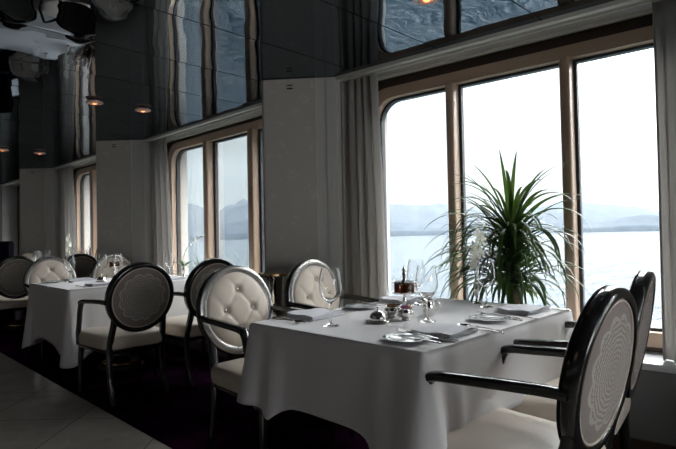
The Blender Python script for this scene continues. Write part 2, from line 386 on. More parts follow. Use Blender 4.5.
# window bays --------------------------------------------------------------
def rounded(u0, u1, z0, z1, corners, r, n=8):
    """ccw loop; corners = set of rounded ones among bl br tr tl"""
    pts = []
    for nm, cx, cz, a0 in (('bl', u0, z0, pi), ('br', u1, z0, 1.5 * pi), ('tr', u1, z1, 0), ('tl', u0, z1, .5 * pi)):
        rr = r if nm in corners else .004
        ox = cx + (rr if 'l' in nm else -rr); oz = cz + (rr if 'b' in nm else -rr)
        for i in range(n + 1):
            a = a0 + .5 * pi * i / n; pts.append((ox + rr * cos(a), oz + rr * sin(a)))
    return pts
def bay(kk, edges, idx, vglass=.31, zb=.585, zt=2.11):
    b = bx[kk]; L = b['L']
    root = bpy.data.objects.new('window_%d' % idx, None); COL.objects.link(root); root['kind'] = 'structure'
    root.location = (b['o'][0], b['o'][1], 0); root.rotation_euler = (0, 0, b['ang'])
    g0 = edges[0]; g1 = edges[-1][0]; mull = edges[1:-1]
    y0 = vglass - .07; y1 = vglass + .05; Z0 = .48; Z1 = CZ - .02
    # frame: outer box boundary to inner rounded opening
    u0, u1 = -.02, L + .02
    N = 8; inner = rounded(g0, g1, zb, zt, {'bl', 'br', 'tr', 'tl'}, .16, N)
    outer = rounded(max(g0 - .085, u0), min(g1 + .085, u1), zb - .075, zt + .075, {'bl', 'br', 'tr', 'tl'}, .19, N)
    big = rounded(u0, u1, Z0, Z1, set(), .1, N)
    def ring(loopA, ya, loopB, yb):
        k = len(loopA); return [(p[0], ya, p[1]) for p in loopA] + [(p[0], yb, p[1]) for p in loopB], [(i, (i + 1) % k, (i + 1) % k + k, i + k) for i in range(k)]
    def multi(loops):
        v = []; f = []; k = len(loops[0][0])
        for lp, y in loops: v += [(p[0], y, p[1]) for p in lp]
        for q in range(len(loops)):
            r_ = (q + 1) % len(loops)
            for i in range(k):
                j = (i + 1) % k; f.append((q * k + i, q * k + j, r_ * k + j, r_ * k + i))
        return v, f
    v, f = multi([(inner, y0), (outer, y0 + .0), (outer, y1), (inner, y1)])
    link('window_frame', v, f, M['bronze'], root, True, 35)
    ins = rounded(g0 + .016, g1 - .016, zb + .016, zt - .016, {'bl', 'br', 'tr', 'tl'}, .15, N)
    v, f = multi([(ins, vglass - .015), (inner, vglass - .015), (inner, vglass + .03), (ins, vglass + .03)])
    link('gasket', v, f, M['gasket'], root, True, 35)
    v, f = multi([(outer, y0 + .03), (big, y0 + .03), (big, y1 - .01), (outer, y1 - .01)])
    link('frame_surround', v, f, M['dark_wood'], root, True, 35)
    cuts = [g0]
    for (m0, m1) in mull:
        w = m1 - m0; a = (m0 + m1) / 2
        mm = MB().box(a - w * .36, a + w * .36, y0 - .035, y1, zb - .01, zt + .01, .018, 3); mm.build('mullion', M['bronze'], root)
        mg = MB().box(a - w * .58, a + w * .58, vglass - .02, vglass + .02, zb, zt, .004, 1); mg.build('mullion_gasket', M['gasket'], root)
        cuts += [a]
    cuts.append(g1)
    for i in range(len(cuts) - 1):
        MB().box(cuts[i] + .001, cuts[i + 1] - .001, vglass - .003, vglass + .003, zb + .001, zt - .001).build('glass_pane', M['pane'], root, smooth=False)
    # sill, low wall, ceiling edge trim and soffit
    MB().box(-.01, L + .01, -.01, y0 + .035, .445, .48, .006).build('window_sill', M['sill'], root)
    MB().box(0, L, 0.012, .12, .1, .445).build('wall_panel', M['panel_low'], root, smooth=False)
    MB().box(0, L, 0.0, .12, .004, .1).build('skirting', M['dark_wood'], root, smooth=False)
    MB().box(.0, L, -.006, .035, CZ - .024, CZ + .03, .003).build('ceiling_trim', M['white_paint'], root)
    MB().box(.0, L, .035, y0 + .04, CZ - .012, CZ + .03).build('soffit_panel', M['soffit'], root, smooth=False)
    t = MB(); t.box(.0, L, .06, .072, CZ - .03, CZ - .012); t.box(.0, L, .195, .208, CZ - .03, CZ - .012); t.build('curtain_rail', M['white_paint'], root, smooth=False)
    MB().box(-.3, L + .3, y1, y1 + .05, -.1, .5).build('outer_wall', M['wall_dark'], root, smooth=False)
    MB().box(-.3, L + .3, y1, y1 + .05, zt + .06, CZ + .25).build('outer_wall', M['wall_dark'], root, smooth=False)
    return root
bay(0, [.17, (.745, .825), (1.468, 1.548), (2.22,)], 1)
bay(1, [.19, (.905, 1.02), (1.70, 1.81), (2.22,)], 2, .30, .585, 2.14)
bay(2, [.30, (.90, 1.06), (1.66, 1.80), (2.22,)], 3, .30, .585, 2.14)
bay(-1, [.15, (1.02, 1.12), (1.93, 2.03), (2.9, 3.0), (3.9,)], 5)
bay(3, [.30, (.90, 1.06), (1.66, 1.80), (2.22,)], 4, .30, .585, 2.14)

def curtain(kk, u0, u1, label, v0=.03, seed=0, folds=5, zb=.487, group='grey curtains at the windows', amp=.032, flare=0.):
    rnd = random.Random(seed); NU = folds * 12; NZ = 22; v = []; f = []
    ph = [rnd.uniform(-.5, .5) for _ in range(folds + 2)]
    for j in range(NZ + 1):
        t = j / NZ; z = CZ - .03 + (zb - CZ + .03) * t
        for i in range(NU + 1):
            s = i / NU; w = s * folds
            q = int(w); o_ = ph[q] * (1 - (w - q)) + ph[q + 1] * (w - q)
            a = amp * (.75 + .35 * t) * (1 + .5 * o_)
            y = v0 + .04 + a * sin(2 * pi * (w + .25 * o_ + .04 * sin(4 * t)))
            x = u0 + (u1 - u0) * s * (1 + flare * t) + .012 * sin(4 * pi * w + 1.3) + .006 * sin(5 * t + i)*.2
            v.append((x, y, z))
    for j in range(NZ):
        for i in range(NU):
            a = j * (NU + 1) + i; f.append((a, a + 1, a + NU + 2, a + NU + 1))
    n = len(v); b = bx[kk]
    o = link('curtain', v, f, M['curtain'], None, True, recalc=False)
    md = o.modifiers.new('thick', 'SOLIDIFY'); md.thickness = .004
    o.location = (b['o'][0], b['o'][1], 0); o.rotation_euler = (0, 0, b['ang'])
    hb = MB().box(u0, u1, v0 + .02, v0 + .06, CZ - .034, CZ - .026); 
    return tag(o, label, 'curtain', group)
curtain(0, -.03, .30, 'grey curtain gathered at the left end of the large right window', seed=2, folds=5, flare=.12)
curtain(0, 1.960, 2.34, 'pale grey curtain gathered at the right edge of the photo', seed=3, folds=4)
curtain(1, -.03, .40, 'grey curtain gathered left of the middle window', seed=4, folds=4, flare=.35)
curtain(1, 2.14, 2.34, 'curtain on the right side of the middle window, behind the large column', seed=5, folds=3)
curtain(2, -.02, .60, 'grey curtain gathered left of the narrow far window with the orange jamb', seed=6, folds=5, flare=.2)
curtain(2, 2.14, 2.32, 'curtain on the right side of the far window, behind the middle column', seed=7, folds=3)
curtain(3, 1.85, 2.28, 'dark curtain at the farthest window by the left edge of the photo', seed=8, folds=5)

# ------------------------------------------------------------------ chairs
RA, RB, ZC = .240, .246, .72          # oval outer radii, centre height
LEAN = radians(10)
def lean(x, y, z):                    # back-plane local (x forward, y side, z up from centre) -> chair coordinates
    return Vector((-.315 + x * cos(LEAN) + -z * sin(LEAN) * 1.0 + 0, y, ZC + z * cos(LEAN) - x * sin(LEAN) * -1.0))
def lean(x, y, z):
    # top leans backwards (towards -x)
    return Vector((-.315 + x * cos(LEAN) - z * sin(LEAN), y, ZC + z * cos(LEAN) + x * sin(LEAN)))
def oval_ring(a_out, b_out, a_in, b_in, x0, x1, bev, n=64):
    prof = []   # (t 0..1 inner->outer, x)
    P_ = [(0, x0 + bev), (0, x1 - bev), (.25, x1), (.75, x1), (1, x1 - bev), (1, x0 + bev), (.75, x0), (.25, x0)]
    v = []; f = []; k = len(P_)
    for i in range(n):
        t = 2 * pi * i / n
        for q, x in P_:
            a = a_in + (a_out - a_in) * q; b = b_in + (b_out - b_in) * q
            v.append(lean(x, a * cos(t), b * sin(t)))
    for i in range(n):
        j = (i + 1) % n
        for q in range(k):
            r = (q + 1) % k; f.append((i * k + q, j * k + q, j * k + r, i * k + r))
    return v, f
def make_chair():
    t = thing('armchair', 'x', 'chair')
    # oval frame
    v, f = oval_ring(RA, RB, RA - .036, RB - .036, -.028, .020, .008); MB().add(v, f).build('back_frame', M['lacquer'], t, True, 50)
    v, f = oval_ring(RA - .002, RB - .002, RA - .040, RB - .040, .019, .028, .004); MB().add(v, f).build('frame_facing', M['silver_leaf'], t, True, 50)
    # tufted front cushion
    NR, NT = 26, 84; v = []; f = []; a0, b0 = RA - .036, RB - .036
    def hgt(y, z):
        rr = sqrt((y / a0) ** 2 + (z / b0) ** 2); rr = min(rr, 1)
        dome = (1 - rr ** 4) ** .5
        p = (y / .088 + z / .108) / 2; q = (y / .088 - z / .108) / 2
        puff = (abs(cos(pi * p)) * abs(cos(pi * q))) ** .45 if True else 0
        cre = min(abs(cos(pi * p)), abs(cos(pi * q))); cre = 1 - math.exp(-cre * 6)
        btn = 0
        for by, bz in buttons: btn += math.exp(-(((y - by) ** 2 + (z - bz) ** 2) / (.020 ** 2)))
        return .016 + .030 * dome * (.78 + .17 * cre + .05 * puff) - .020 * btn
    buttons = [(0, .108), (0, -.108), (.088, 0), (-.088, 0)]
    v.append(lean(hgt(0, 0), 0, 0))
    for i in range(1, NR + 1):
        r = i / NR
        for j in range(NT):
            an = 2 * pi * j / NT; y = a0 * r * cos(an); z = b0 * r * sin(an); v.append(lean(hgt(y, z), y, z))
    for j in range(NT): f.append((0, 1 + j, 1 + (j + 1) % NT))
    for i in range(NR - 1):
        for j in range(NT):
            a = 1 + i * NT; b = a + NT; f.append((a + j, b + j, b + (j + 1) % NT, a + (j + 1) % NT))
    cu = link('back_cushion', v, f, M['leather'], t, True, recalc=True)
    for by, bz in buttons:
        bm = bmesh.new(); bmesh.ops.create_uvsphere(bm, u_segments=14, v_segments=8, radius=.0095)
        for q in bm.verts: q.co = lean(hgt(by, bz) + .011 + q.co.x * .6, by + q.co.y, bz + q.co.z)
        MB().bm(bm).build('button', M['button'], cu)
    # piping on the rear and lace panel
    v = []; f = []; NR2 = 8; NT2 = 64
    v.append(lean(-.036, 0, 0))
    for i in range(1, NR2 + 1):
        r = i / NR2
        for j in range(NT2):
            an = 2 * pi * j / NT2; v.append(lean(-.018 - .018 * sqrt(max(0, 1 - r * r)), (a0 + .001) * r * cos(an), (b0 + .001) * r * sin(an)))
    for j in range(NT2): f.append((0, 1 + j, 1 + (j + 1) % NT2))
    for i in range(NR2 - 1):
        for j in range(NT2):
            a = 1 + i * NT2; b = a + NT2; f.append((a + j, b + j, b + (j + 1) % NT2, a + (j + 1) % NT2))
    link('lace_back_panel', v, f, M['lace'], t, True)
    v, f = oval_ring(RA - .034, RB - .034, RA - .041, RB - .041, -.024, -.017, .002); MB().add(v, f).build('piping', M['leather'], t, True, 60)
    # seat: rounded trapezoid cushion
    def seat_loop(ins):
        pts = []
        for cx, cy_, a0_ in ((.26 - ins, .255 - ins, 0), (-.27 + ins, .225 - ins, .5 * pi), (-.27 + ins, -.225 + ins, pi), (.26 - ins, -.255 + ins, 1.5 * pi)):
            rr = .07
            ox = cx - math.copysign(rr, cx); oy = cy_ - math.copysign(rr, cy_)
            for i in range(7):
                a = a0_ + .5 * pi * i / 6; pts.append((ox + rr * cos(a), oy + rr * sin(a)))
        return pts
    layers = [(.03, .362), (.004, .375), (0, .40), (0, .435), (.006, .452), (.022, .466), (.06, .475), (.09, .479), (.125, .482)]
    v = []; f = []
    for ins, z in layers: v += [(x, y, z - (.006 * (x / .26) ** 2 if z > .46 else 0)) for x, y in seat_loop(ins)]
    k = 28
    for l in range(len(layers) - 1):
        for i in range(k): j = (i + 1) % k; f.append((l * k + i, l * k + j, (l + 1) * k + j, (l + 1) * k + i))
    f.append(tuple(range(k))); f.append(tuple((len(layers) - 1) * k + i for i in range(k)))
    link('seat', v, f, M['leather'], t, True, 50)
    v = []; f = []
    for ins, z in ((.035, .335), (.02, .340), (.012, .352), (.012, .364), (.03, .366)): v += [(x, y, z) for x, y in seat_loop(ins)]
    for l in range(4):
        for i in range(k): j = (i + 1) % k; f.append((l * k + i, l * k + j, (l + 1) * k + j, (l + 1) * k + i))
    f.append(tuple(range(k))); f.append(tuple(4 * k + i for i in range(k)))
    link('seat_rail', v, f, M['lacquer'], t, True, 40)
    for s in (-1, 1):
        # front leg
        p = bez((.205, s * .215, .345), (.215, s * .222, .23), (.215, s * .225, .12), (.212, s * .225, .006), 6)
        MB().sweep(p, lambda i: (.021 - .0016 * i, .021 - .0016 * i), up=(1, 0, 0)).build('leg', M['lacquer'], t)
        # rear leg with upright that carries the oval
        top = lean(-.003, s * (RA - .022) * .80, -(RB - .02) * .60)
        p = bez((-.305, s * .19, .006), (-.24, s * .19, .12), (-.225, s * .19, .28), (-.245, s * .188, .40), 8) + bez((-.245, s * .188, .40), (-.255, s * .188, .45), top - Vector((-.01, 0, .06)), top, 5)[1:]
        MB().sweep(p, lambda i: (.017 + .0006 * i if i < 9 else .021, .020), up=(1, 0, 0)).build('leg', M['lacquer'], t)
        # arm: bar forward, curving down into the seat rail
        a_s = lean(.0, s * (RA - .008), -.02)
        p = bez(a_s, a_s + Vector((.09, s * .022, .010)), (-.08, s * .246, .695), (.05, s * .246, .688), 8) + bez((.05, s * .246, .688), (.08, s * .246, .686), (.105, s * .246, .681), (.115, s * .246, .672), 6)[1:]
        MB().sweep(p, lambda i: (.023 if i > 2 else .018, .0155), up=(0, 0, 1)).build('armrest', M['lacquer'], t)
        p = bez((.100, s * .246, .682), (.150, s * .247, .62), (.135, s * .249, .54), (.165, s * .250, .46), 10) + [Vector((.17, s * .247, .37))]
        MB().sweep(p, lambda i: (.017, .019), up=(1, 0, 0)).build('arm_support', M['lacquer'], t)
    return t
chair = make_chair()
GA = 'round-backed armchairs around the dining tables'
PI = pi
chair.location = (-.85, 1.60, 0); chair.rotation_euler = (0, 0, PI); chair['group'] = GA
chair['label'] = 'nearest armchair on the right, black frame with lace medallion filling its oval back'
CH = [
    ((-.93, 2.20), PI + radians(8), 'armchair by the window sill at right, its back seen nearly edge-on'),
    ((-2.165, 1.68), 0, 'nearest cream button-tufted armchair, tucked at the left side of the front table'),
    ((-2.22, 2.33), 0, 'cream button-tufted armchair behind the tall wine glass, in front of the large grey column'),
    ((-3.87, 1.62), PI, 'armchair with lace medallion back facing us, at the near right of the middle table'),
    ((-3.87, 2.20), PI, 'dark-backed armchair under the middle window, half hidden by the nearest tufted chair'),
    ((-5.45, 1.70), 0, 'cream button-tufted armchair at the left side of the middle table, above its cloth corner'),
    ((-5.45, 2.33), 0, 'cream armchair seen through the wine glasses at the window side of the middle table'),
    ((-7.06, 1.64), PI, 'armchair at the left edge of the photo with a lace medallion back facing us'),
    ((-7.06, 2.32), PI, 'small dark-backed armchair below the white orchid of the far window'),
    ((-8.59, 2.33), 0, 'distant pale armchair peeking out above the leftmost lace-backed chair'),
    ((-8.59, 1.66), 0, 'cream armchair cut by the left edge, aisle side of the farthest laid table'),
]
for (x, y), rz, lb in CH: dup(chair, (x, y, 0.004), rz, lb, GA)
chair.location.z = .004

# ------------------------------------------------------------------ tables and cloths
def table(cx, cy_, w, d, label):
    t = thing('dining_table', label, 'table', (cx, cy_, .004), 0, 'dining tables in the window bays')
    MB().box(-w / 2 + .012, w / 2 - .012, -d / 2 + .012, d / 2 - .012, .715, .742, .004).build('tabletop', M['dark_wood'], t)
    MB().lathe([(0, .10), (.075, .10), (.075, .70), (.13, .705), (.13, .715), (0, .715)], 32).build('pedestal_column', M['pedestal'], t)
    MB().lathe([(0, 0), (.19, 0), (.19, .012), (.185, .018), (0, .018)], 40).build('pedestal_base', M['dark_wood'], t)
    MB().lathe([(.076, .018), (.165, .018), (.17, .03), (.165, .05), (.145, .058), (.12, .062), (.09, .085), (.076, .10)], 40).build('base_ring', M['gold'], t)
    return t
def cloth(cx, cy_, w, d, drop, cdrop, label, seed=0, tip=0.):
    rnd = random.Random(seed); r = .013
    hw, hd = w / 2, d / 2
    per = []      # perimeter samples with normal and corner distance
    def line(p, q, nrm, L, n):
        for i in range(n):
            s = (i + .5) / n; per.append(((p[0] + (q[0] - p[0]) * s, p[1] + (q[1] - p[1]) * s), nrm, min(s, 1 - s) * L))
    def arc(c, a0):
        for i in range(7):
            a = a0 + .5 * pi * i / 6; per.append(((c[0] + r * cos(a), c[1] + r * sin(a)), (cos(a), sin(a)), 0))
    nS = 44
    line((hw, -hd + r), (hw, hd - r), (1, 0), d, nS); arc((hw - r, hd - r), 0)
    line((hw - r, hd), (-hw + r, hd), (0, 1), w, nS); arc((-hw + r, hd - r), .5 * pi)
    line((-hw, hd - r), (-hw, -hd + r), (-1, 0), d, nS); arc((-hw + r, -hd + r), pi)
    line((-hw + r, -hd), (hw - r, -hd), (0, -1), w, nS); arc((hw - r, -hd + r), 1.5 * pi)
    N = len(per); NL = 16; v = []; f = []
    s_acc = 0; arcl = []
    for i in range(N):
        p, q = per[i][0], per[(i + 1) % N][0]; arcl.append(s_acc); s_acc += sqrt((p[0] - q[0]) ** 2 + (p[1] - q[1]) ** 2)
    waves = [(rnd.choice([5, 7, 8, 11, 14]), rnd.uniform(0, 6), rnd.uniform(.4, 1)) for _ in range(4)]
    for L_ in range(NL + 1):
        k = L_ / NL
        for i, ((x, y), (nx, ny), cd) in enumerate(per):
            s = arcl[i] / s_acc * 2 * pi
            e = math.exp(-(cd / .12) ** 2); dl = drop + (cdrop - drop) * math.exp(-(cd / .17) ** 1.6)
            dl += .006 * sin(3 * s + seed) + tip * math.exp(-(abs(cd - .17) / .055) ** 1.4)
            wv = sum(a * sin(n * s + ph) for n, ph, a in waves) * .006
            fold = .028 * math.exp(-((cd - .10) / .05) ** 2)
            out_ = k ** 1.1 * (.012 + .045 * e + wv * 1.9) - k * fold * .8 + (k * .02 * math.exp(-((cd - .17) / .04) ** 2) if tip else 0)
            # rounded lip
            z = .7535 - dl * k; 
            if L_ == 0: out_ = -.006; z = .756
            elif L_ == 1: z = .754 - .010; out_ = .001 + out_ * .5
            v.append((x + nx * out_, y + ny * out_, z))
    for L_ in range(NL):
        for i in range(N):
            j = (i + 1) % N; f.append((L_ * N + i, L_ * N + j, (L_ + 1) * N + j, (L_ + 1) * N + i))
    # top as inward rings so that it can ripple faintly
    prev = 0; base = 0
    for sc in (.992, .975, .93, .85, .7, .55, .4, .25, .12):
        st = len(v)
        for i, ((x, y), _, cd) in enumerate(per):
            xx, yy = x * sc, y * sc; v.append((xx, yy, .7565 + .0011 * noise.noise(Vector((xx * 6, yy * 6, seed)))))
        for i in range(N):
            j = (i + 1) % N; f.append((base + i, base + j, st + j, st + i))
        base = st
    v.append((0, 0, .7565)); c0 = len(v) - 1
    for i in range(N): f.append((base + i, base + (i + 1) % N, c0))
    o = link('tablecloth', v, f, M['cloth'], None, True)
    md = o.modifiers.new('thick', 'SOLIDIFY'); md.thickness = .002; md.offset = 0
    o.location = (cx, cy_, .0)
    return tag(o, label, 'tablecloth', 'white tablecloths on the dining tables')
TZ = .7585
T1 = (-1.42, 1.93, .915, 1.19); T2 = (-4.68, 1.95, .98, 1.19); T3 = (-7.82, 1.95, .98, 1.19)
table(*T1, 'dining table under the large white cloth in the foreground')
cloth(*T1, .305, .325, 'large white tablecloth draped over the foreground table', 1, .055)
table(*T2, 'middle dining table, its brass-ringed pedestal base showing under the lace-backed chair')
cloth(*T2, .43, .56, 'white tablecloth with a long hanging corner on the middle table', 2)
table(*T3, 'farthest laid dining table, behind the leftmost chair')
cloth(*T3, .43, .56, 'white tablecloth on the farthest laid table', 3)

# ------------------------------------------------------------------ tableware prototypes
def wine_glass_mesh(hgt=.235, rb=.047):
    s = hgt / .235
    outer = [(0.0, 0.0), (.034, 0.0), (.036, .0015), (.030, .004), (.012, .008), (.0055, .014), (.0042, .03), (.0038, .06), (.0045, .085), (.008, .094), (.020, .102), (.034, .114), (rb * .94, .134), (rb, .155), (rb * .97, .180), (rb * .86, .21), (rb * .74, .235)]
    inner = [(rb * .74 - .0012, .235), (rb * .86 - .0013, .21), (rb * .97 - .0013, .18), (rb - .0014, .155), (rb * .94 - .0014, .134), (.033, .1155), (.019, .104), (.008, .0975), (0, .0965)]
    prof = [(r, z * s) for r, z in outer + inner]
    m_ = MB(); m_.lathe(prof, 36); return m_
def wine_glass(loc, label, h=.235, rb=.047):
    t = thing('wine_glass', label, 'wine glass', loc, 0, 'wine glasses on the tables')
    wine_glass_mesh(h, rb).build('glass', M['glass'], t, True, 60)
    return t
g = wine_glass((-1.531, 1.492, TZ), 'tall empty wine glass nearest us, standing at the left of the foreground table')
GL = [((-1.285, 1.817), 'wine glass beside the silver condiment stand, on its right'), ((-1.304, 2.344), 'wine glass in front of the white orchid and the big leafy plant'),
      ((-1.62, 2.20), 'faint wine glass just behind the silver condiment stand'),
      ((-4.905, 1.60), 'wine glass on the near left corner of the middle table'), ((-4.60, 2.38), 'wine glass beside the potted orchid stem, just right of the free-standing lace-backed chair'),
      ((-5.08, 1.95), 'left one of the close pair of wine glasses at the middle table'), ((-4.95, 2.04), 'right one of the close pair of wine glasses at the middle table'),
      ((-8.05, 2.2), 'wine glass on the farthest laid table, left one, by the leftmost chair back'), ((-8.16, 2.37), 'wine glass on the farthest laid table near the distant pale chair'),
      ((-7.55, 2.08), 'wine glass on the farthest laid table showing above the left tufted chair')]
for (x, y), lb in GL: dup(g, (x, y, TZ), 0, lb)

def napkin(loc, rz, label, w=.20, d=.135):
    v = []; f = []; mb = MB()
    for l in range(4):
        z0 = .0045 * l; o_ = .004 * l
        b = bmesh.new(); bmesh.ops.create_grid(b, x_segments=14, y_segments=8, size=.5)
        for q in b.verts:
            x, y = q.co.x * 2 * .5, q.co.y * 2 * .5
            q.co = Vector((x * (w - o_) + .003 * l, y * (d - o_ * 1.2), z0 + .003 + (.0035 * sin(9 * x + l) * sin(5 * y) + .006 * max(0, x) * l * .35 if l else 0)))
        r = bmesh.ops.extrude_face_region(b, geom=b.faces[:])
        for q in [e for e in r['geom'] if isinstance(e, bmesh.types.BMVert)]: q.co.z += .0035
        mb.bm(b)
    o = mb.build('napkin', M['napkin'], None, True, 50); o.location = loc; o.rotation_euler = (0, 0, rz)
    return tag(o, label, 'napkin', 'folded grey napkins')
nap = napkin((-1.085, 1.63, TZ), radians(2), 'folded grey napkin in front of the nearest chair, by the near plate', .17, .21)
def dup1(o, loc, rz, label): 
    c = dup(o, loc, rz, label); return c
dup1(nap, (-1.10, 2.30, TZ), radians(-3), 'folded grey napkin at the far right corner of the foreground table')
dup1(nap, (-1.76, 1.62, TZ), radians(184), 'folded grey napkin beside the tall wine glass, left side of the foreground table')
dup1(nap, (-1.76, 2.27, TZ), radians(178), 'folded grey napkin behind the silver cloche, far left of the foreground table')
dup1(nap, (-5.02, 1.72, TZ), radians(180), 'folded grey napkin before the left tufted chair on the middle table')
dup1(nap, (-4.36, 1.66, TZ), radians(3), 'folded grey napkin on the middle table before the lace-backed chair')
dup1(nap, (-4.36, 2.28, TZ), radians(3), 'folded grey napkin on the window side of the middle table')

def plate(loc, label):
    t = thing('side_plate', label, 'plate', loc, 0, 'painted side plates')
    MB().lathe([(0, .001), (.045, .001), (.050, .004), (.082, .010), (.086, .0125), (.083, .0135), (.050, .0075), (.044, .005), (0, .0048)], 48).build('plate_body', M['plate'], t, True, 70)
    return t
pl_ = plate((-1.115, 1.455, TZ), 'painted side plate on the near right corner of the foreground table')
dup(pl_, (-1.10, 2.0, TZ), 0.4, 'painted side plate between the two right-hand napkins of the foreground table')
dup(pl_, (-1.78, 1.95, TZ), 1, 'side plate at the left edge of the foreground table, between the two tufted chairs')
dup(pl_, (-5.03, 1.50, TZ), 1, 'side plate on the near left corner of the middle table')
dup(pl_, (-4.38, 2.05, TZ), 1, 'side plate on the window half of the middle table')

def knife_mb():
    m_ = MB()
    m_.sweep([(-.105, 0, .003), (-.10, 0, .004), (-.05, 0, .0045), (-.012, 0, .004)], lambda i: ((.004, .0025), (.006, .0032), (.0048, .003), (.004, .0022))[i])
    m_.sweep([(-.012, 0, .004), (.02, .001, .0035), (.08, .002, .003), (.10, -.002, .0028), (.11, -.005, .0025)], lambda i: ((.004, .002), (.008, .0009), (.0085, .0008), (.006, .0007), (.001, .0005))[i])
    return m_
def fork_mb():
    m_ = MB()
    m_.sweep([(-.10, 0, .003), (-.09, 0, .0035), (-.03, 0, .006), (.03, 0, .008), (.045, 0, .006)], lambda i: ((.005, .002), (.0065, .0022), (.003, .002), (.003, .002), (.009, .0012))[i])
    m_.sweep([(.043, 0, .006), (.055, 0, .0045), (.062, 0, .005)], lambda i: ((.009, .0012), (.0115, .0012), (.0115, .0012))[i])
    for q in range(4):
        y = -.0092 + q * .0061
        m_.sweep([(.060, y, .005), (.078, y, .0065), (.098, y * .92, .0115)], lambda i: ((.0018, .0011), (.0016, .001), (.0007, .0006))[i], n=8)
    return m_
def spoon_mb():
    m_ = MB()
    m_.sweep([(-.10, 0, .003), (-.09, 0, .0035), (-.03, 0, .006), (.04, 0, .007)], lambda i: ((.005, .002), (.006, .0022), (.003, .002), (.003, .002))[i])
    m_.lathe([(0, 0), (.010, .0005), (.017, .004), (.020, .008), (.0185, .0085), (.015, .005), (.009, .002), (0, .0014)], 24, (.062, 0, .001), 1.35, 1)
    return m_
kn = tag(knife_mb().build('table_knife', M['silver'], None), 'silver knife right of the near napkin on the foreground table', 'knife', 'silver cutlery')
fk = tag(fork_mb().build('table_fork', M['silver'], None), 'silver fork lying over the near painted plate', 'fork', 'silver cutlery')
sp = tag(spoon_mb().build('table_spoon', M['silver'], None), 'silver spoon beside the near napkin of the foreground table', 'spoon', 'silver cutlery')
kn.location = (-1.02, 1.76, TZ); kn.rotation_euler = (0, 0, PI)
sp.location = (-1.04, 1.80, TZ); sp.rotation_euler = (0, 0, PI)
fk.location = (-1.10, 1.49, TZ + .0135); fk.rotation_euler = (0, 0, radians(172))
CUT = [
 (kn, (-1.06, 1.425, .0135), 176, 'silver butter knife resting on the near painted plate'),
 (fk, (-1.07, 1.545, 0), 180, 'silver fork between the near plate and the near napkin'),
 (kn, (-1.03, 2.42, 0), 180, 'silver knife beyond the far right napkin of the foreground table'),
 (fk, (-1.08, 2.03, .0135), 175, 'silver fork lying on the painted plate before the second right chair'),
 (fk, (-1.05, 2.13, 0), 180, 'silver fork between the far plate and the far right napkin'),
 (kn, (-1.05, 1.97, .0135), 184, 'silver butter knife on the painted plate before the second right chair'),
 (kn, (-1.77, 1.475, 0), 0, 'silver knife nearest the left front corner of the foreground table'),
 (kn, (-1.77, 1.505, 0), 0, 'second silver knife from the left front corner, before the tufted chair'),
 (sp, (-1.75, 1.45, 0), 2, 'silver spoon at the very left front edge of the foreground table'),
 (fk, (-1.77, 1.75, 0), 0, 'silver fork behind the left napkin of the foreground table'),
 (fk, (-1.77, 1.785, 0), 0, 'outer silver fork left of the silver cloche'),
 (fk, (-1.74, 1.96, .0135), 6, 'silver fork on the left-hand side plate behind the cloche'),
 (kn, (-1.75, 2.14, 0), 0, 'silver knife by the far left napkin of the foreground table'),
 (sp, (-1.73, 2.10, 0), 0, 'silver spoon by the far left napkin of the foreground table'),
 (kn, (-5.03, 1.86, 0), 0, 'silver knife before the left tufted chair of the middle table'),
 (fk, (-5.03, 1.60, 0), 0, 'silver fork near the left corner of the middle table'),
 (kn, (-4.36, 1.80, 0), 180, 'silver knife on the right side of the middle table'),
 (fk, (-4.36, 1.50, 0), 180, 'silver fork on the near right corner of the middle table'),
]
for o, (x, y, dz), a, lb in CUT: dup1(o, (x, y, TZ + dz), radians(a), lb)

# condiment stand: tray on a spindle, holding amber jam pots
def stand(loc, rz, label, full=True):
    t = thing('condiment_stand', label, 'condiment stand', loc, rz, 'silver condiment stands')
    MB().lathe([(0, 0), (.034, 0), (.036, .004), (.030, .008), (.012, .014), (.006, .022), (.0055, .05), (.009, .058), (.011, .066), (.007, .076), (.006, .09), (.010, .099), (0, .101)], 28).build('spindle_foot', M['silver'], t)
    MB().lathe([(0, .100), (.050, .100), (.056, .104), (.057, .108), (.054, .108), (.049, .104), (0, .104)], 40).build('tray', M['silver'], t)
    MB().lathe([(0, .104), (.006, .104), (.0065, .135), (.006, .15), (.010, .154), (.010, .160), (.0055, .166), (.0075, .178), (.010, .186), (.007, .192), (.004, .196), (.010, .203), (.0105, .207), (.004, .214), (.0025, .224), (0, .227)], 24).build('finial', M['silver_dark'], t)
    rng = MB()
    for i in range(40):
        a = 2 * pi * i / 40
    tube = [(.0535 * cos(2 * pi * i / 40), .0535 * sin(2 * pi * i / 40), .152) for i in range(41)]
    rng.sweep(tube, (.002, .002), n=8); rng.build('guard_ring', M['silver_dark'], t)
    for i in range(4):
        a = pi / 4 + i * pi / 2; c_ = (.030 * cos(a), .030 * sin(a), .105)
        j = MB().lathe([(0, 0), (.0165, 0), (.0185, .004), (.0185, .034), (.016, .038), (0, .0385)], 20, c_).build('jam_pot', M['amber'], t)
        MB().lathe([(0, .0386), (.0178, .0386), (.0178, .046), (.016, .048), (0, .048)], 20, c_).build('lid', M['gasket'], j)
    return t
st = stand((-1.455, 1.885, TZ), .3, 'silver tiered condiment stand with amber jam pots in the middle of the foreground table')
dup(st, (-5.10, 2.07, TZ), 0, 'silver condiment stand with amber pots seen above the lace-backed chair of the middle table')
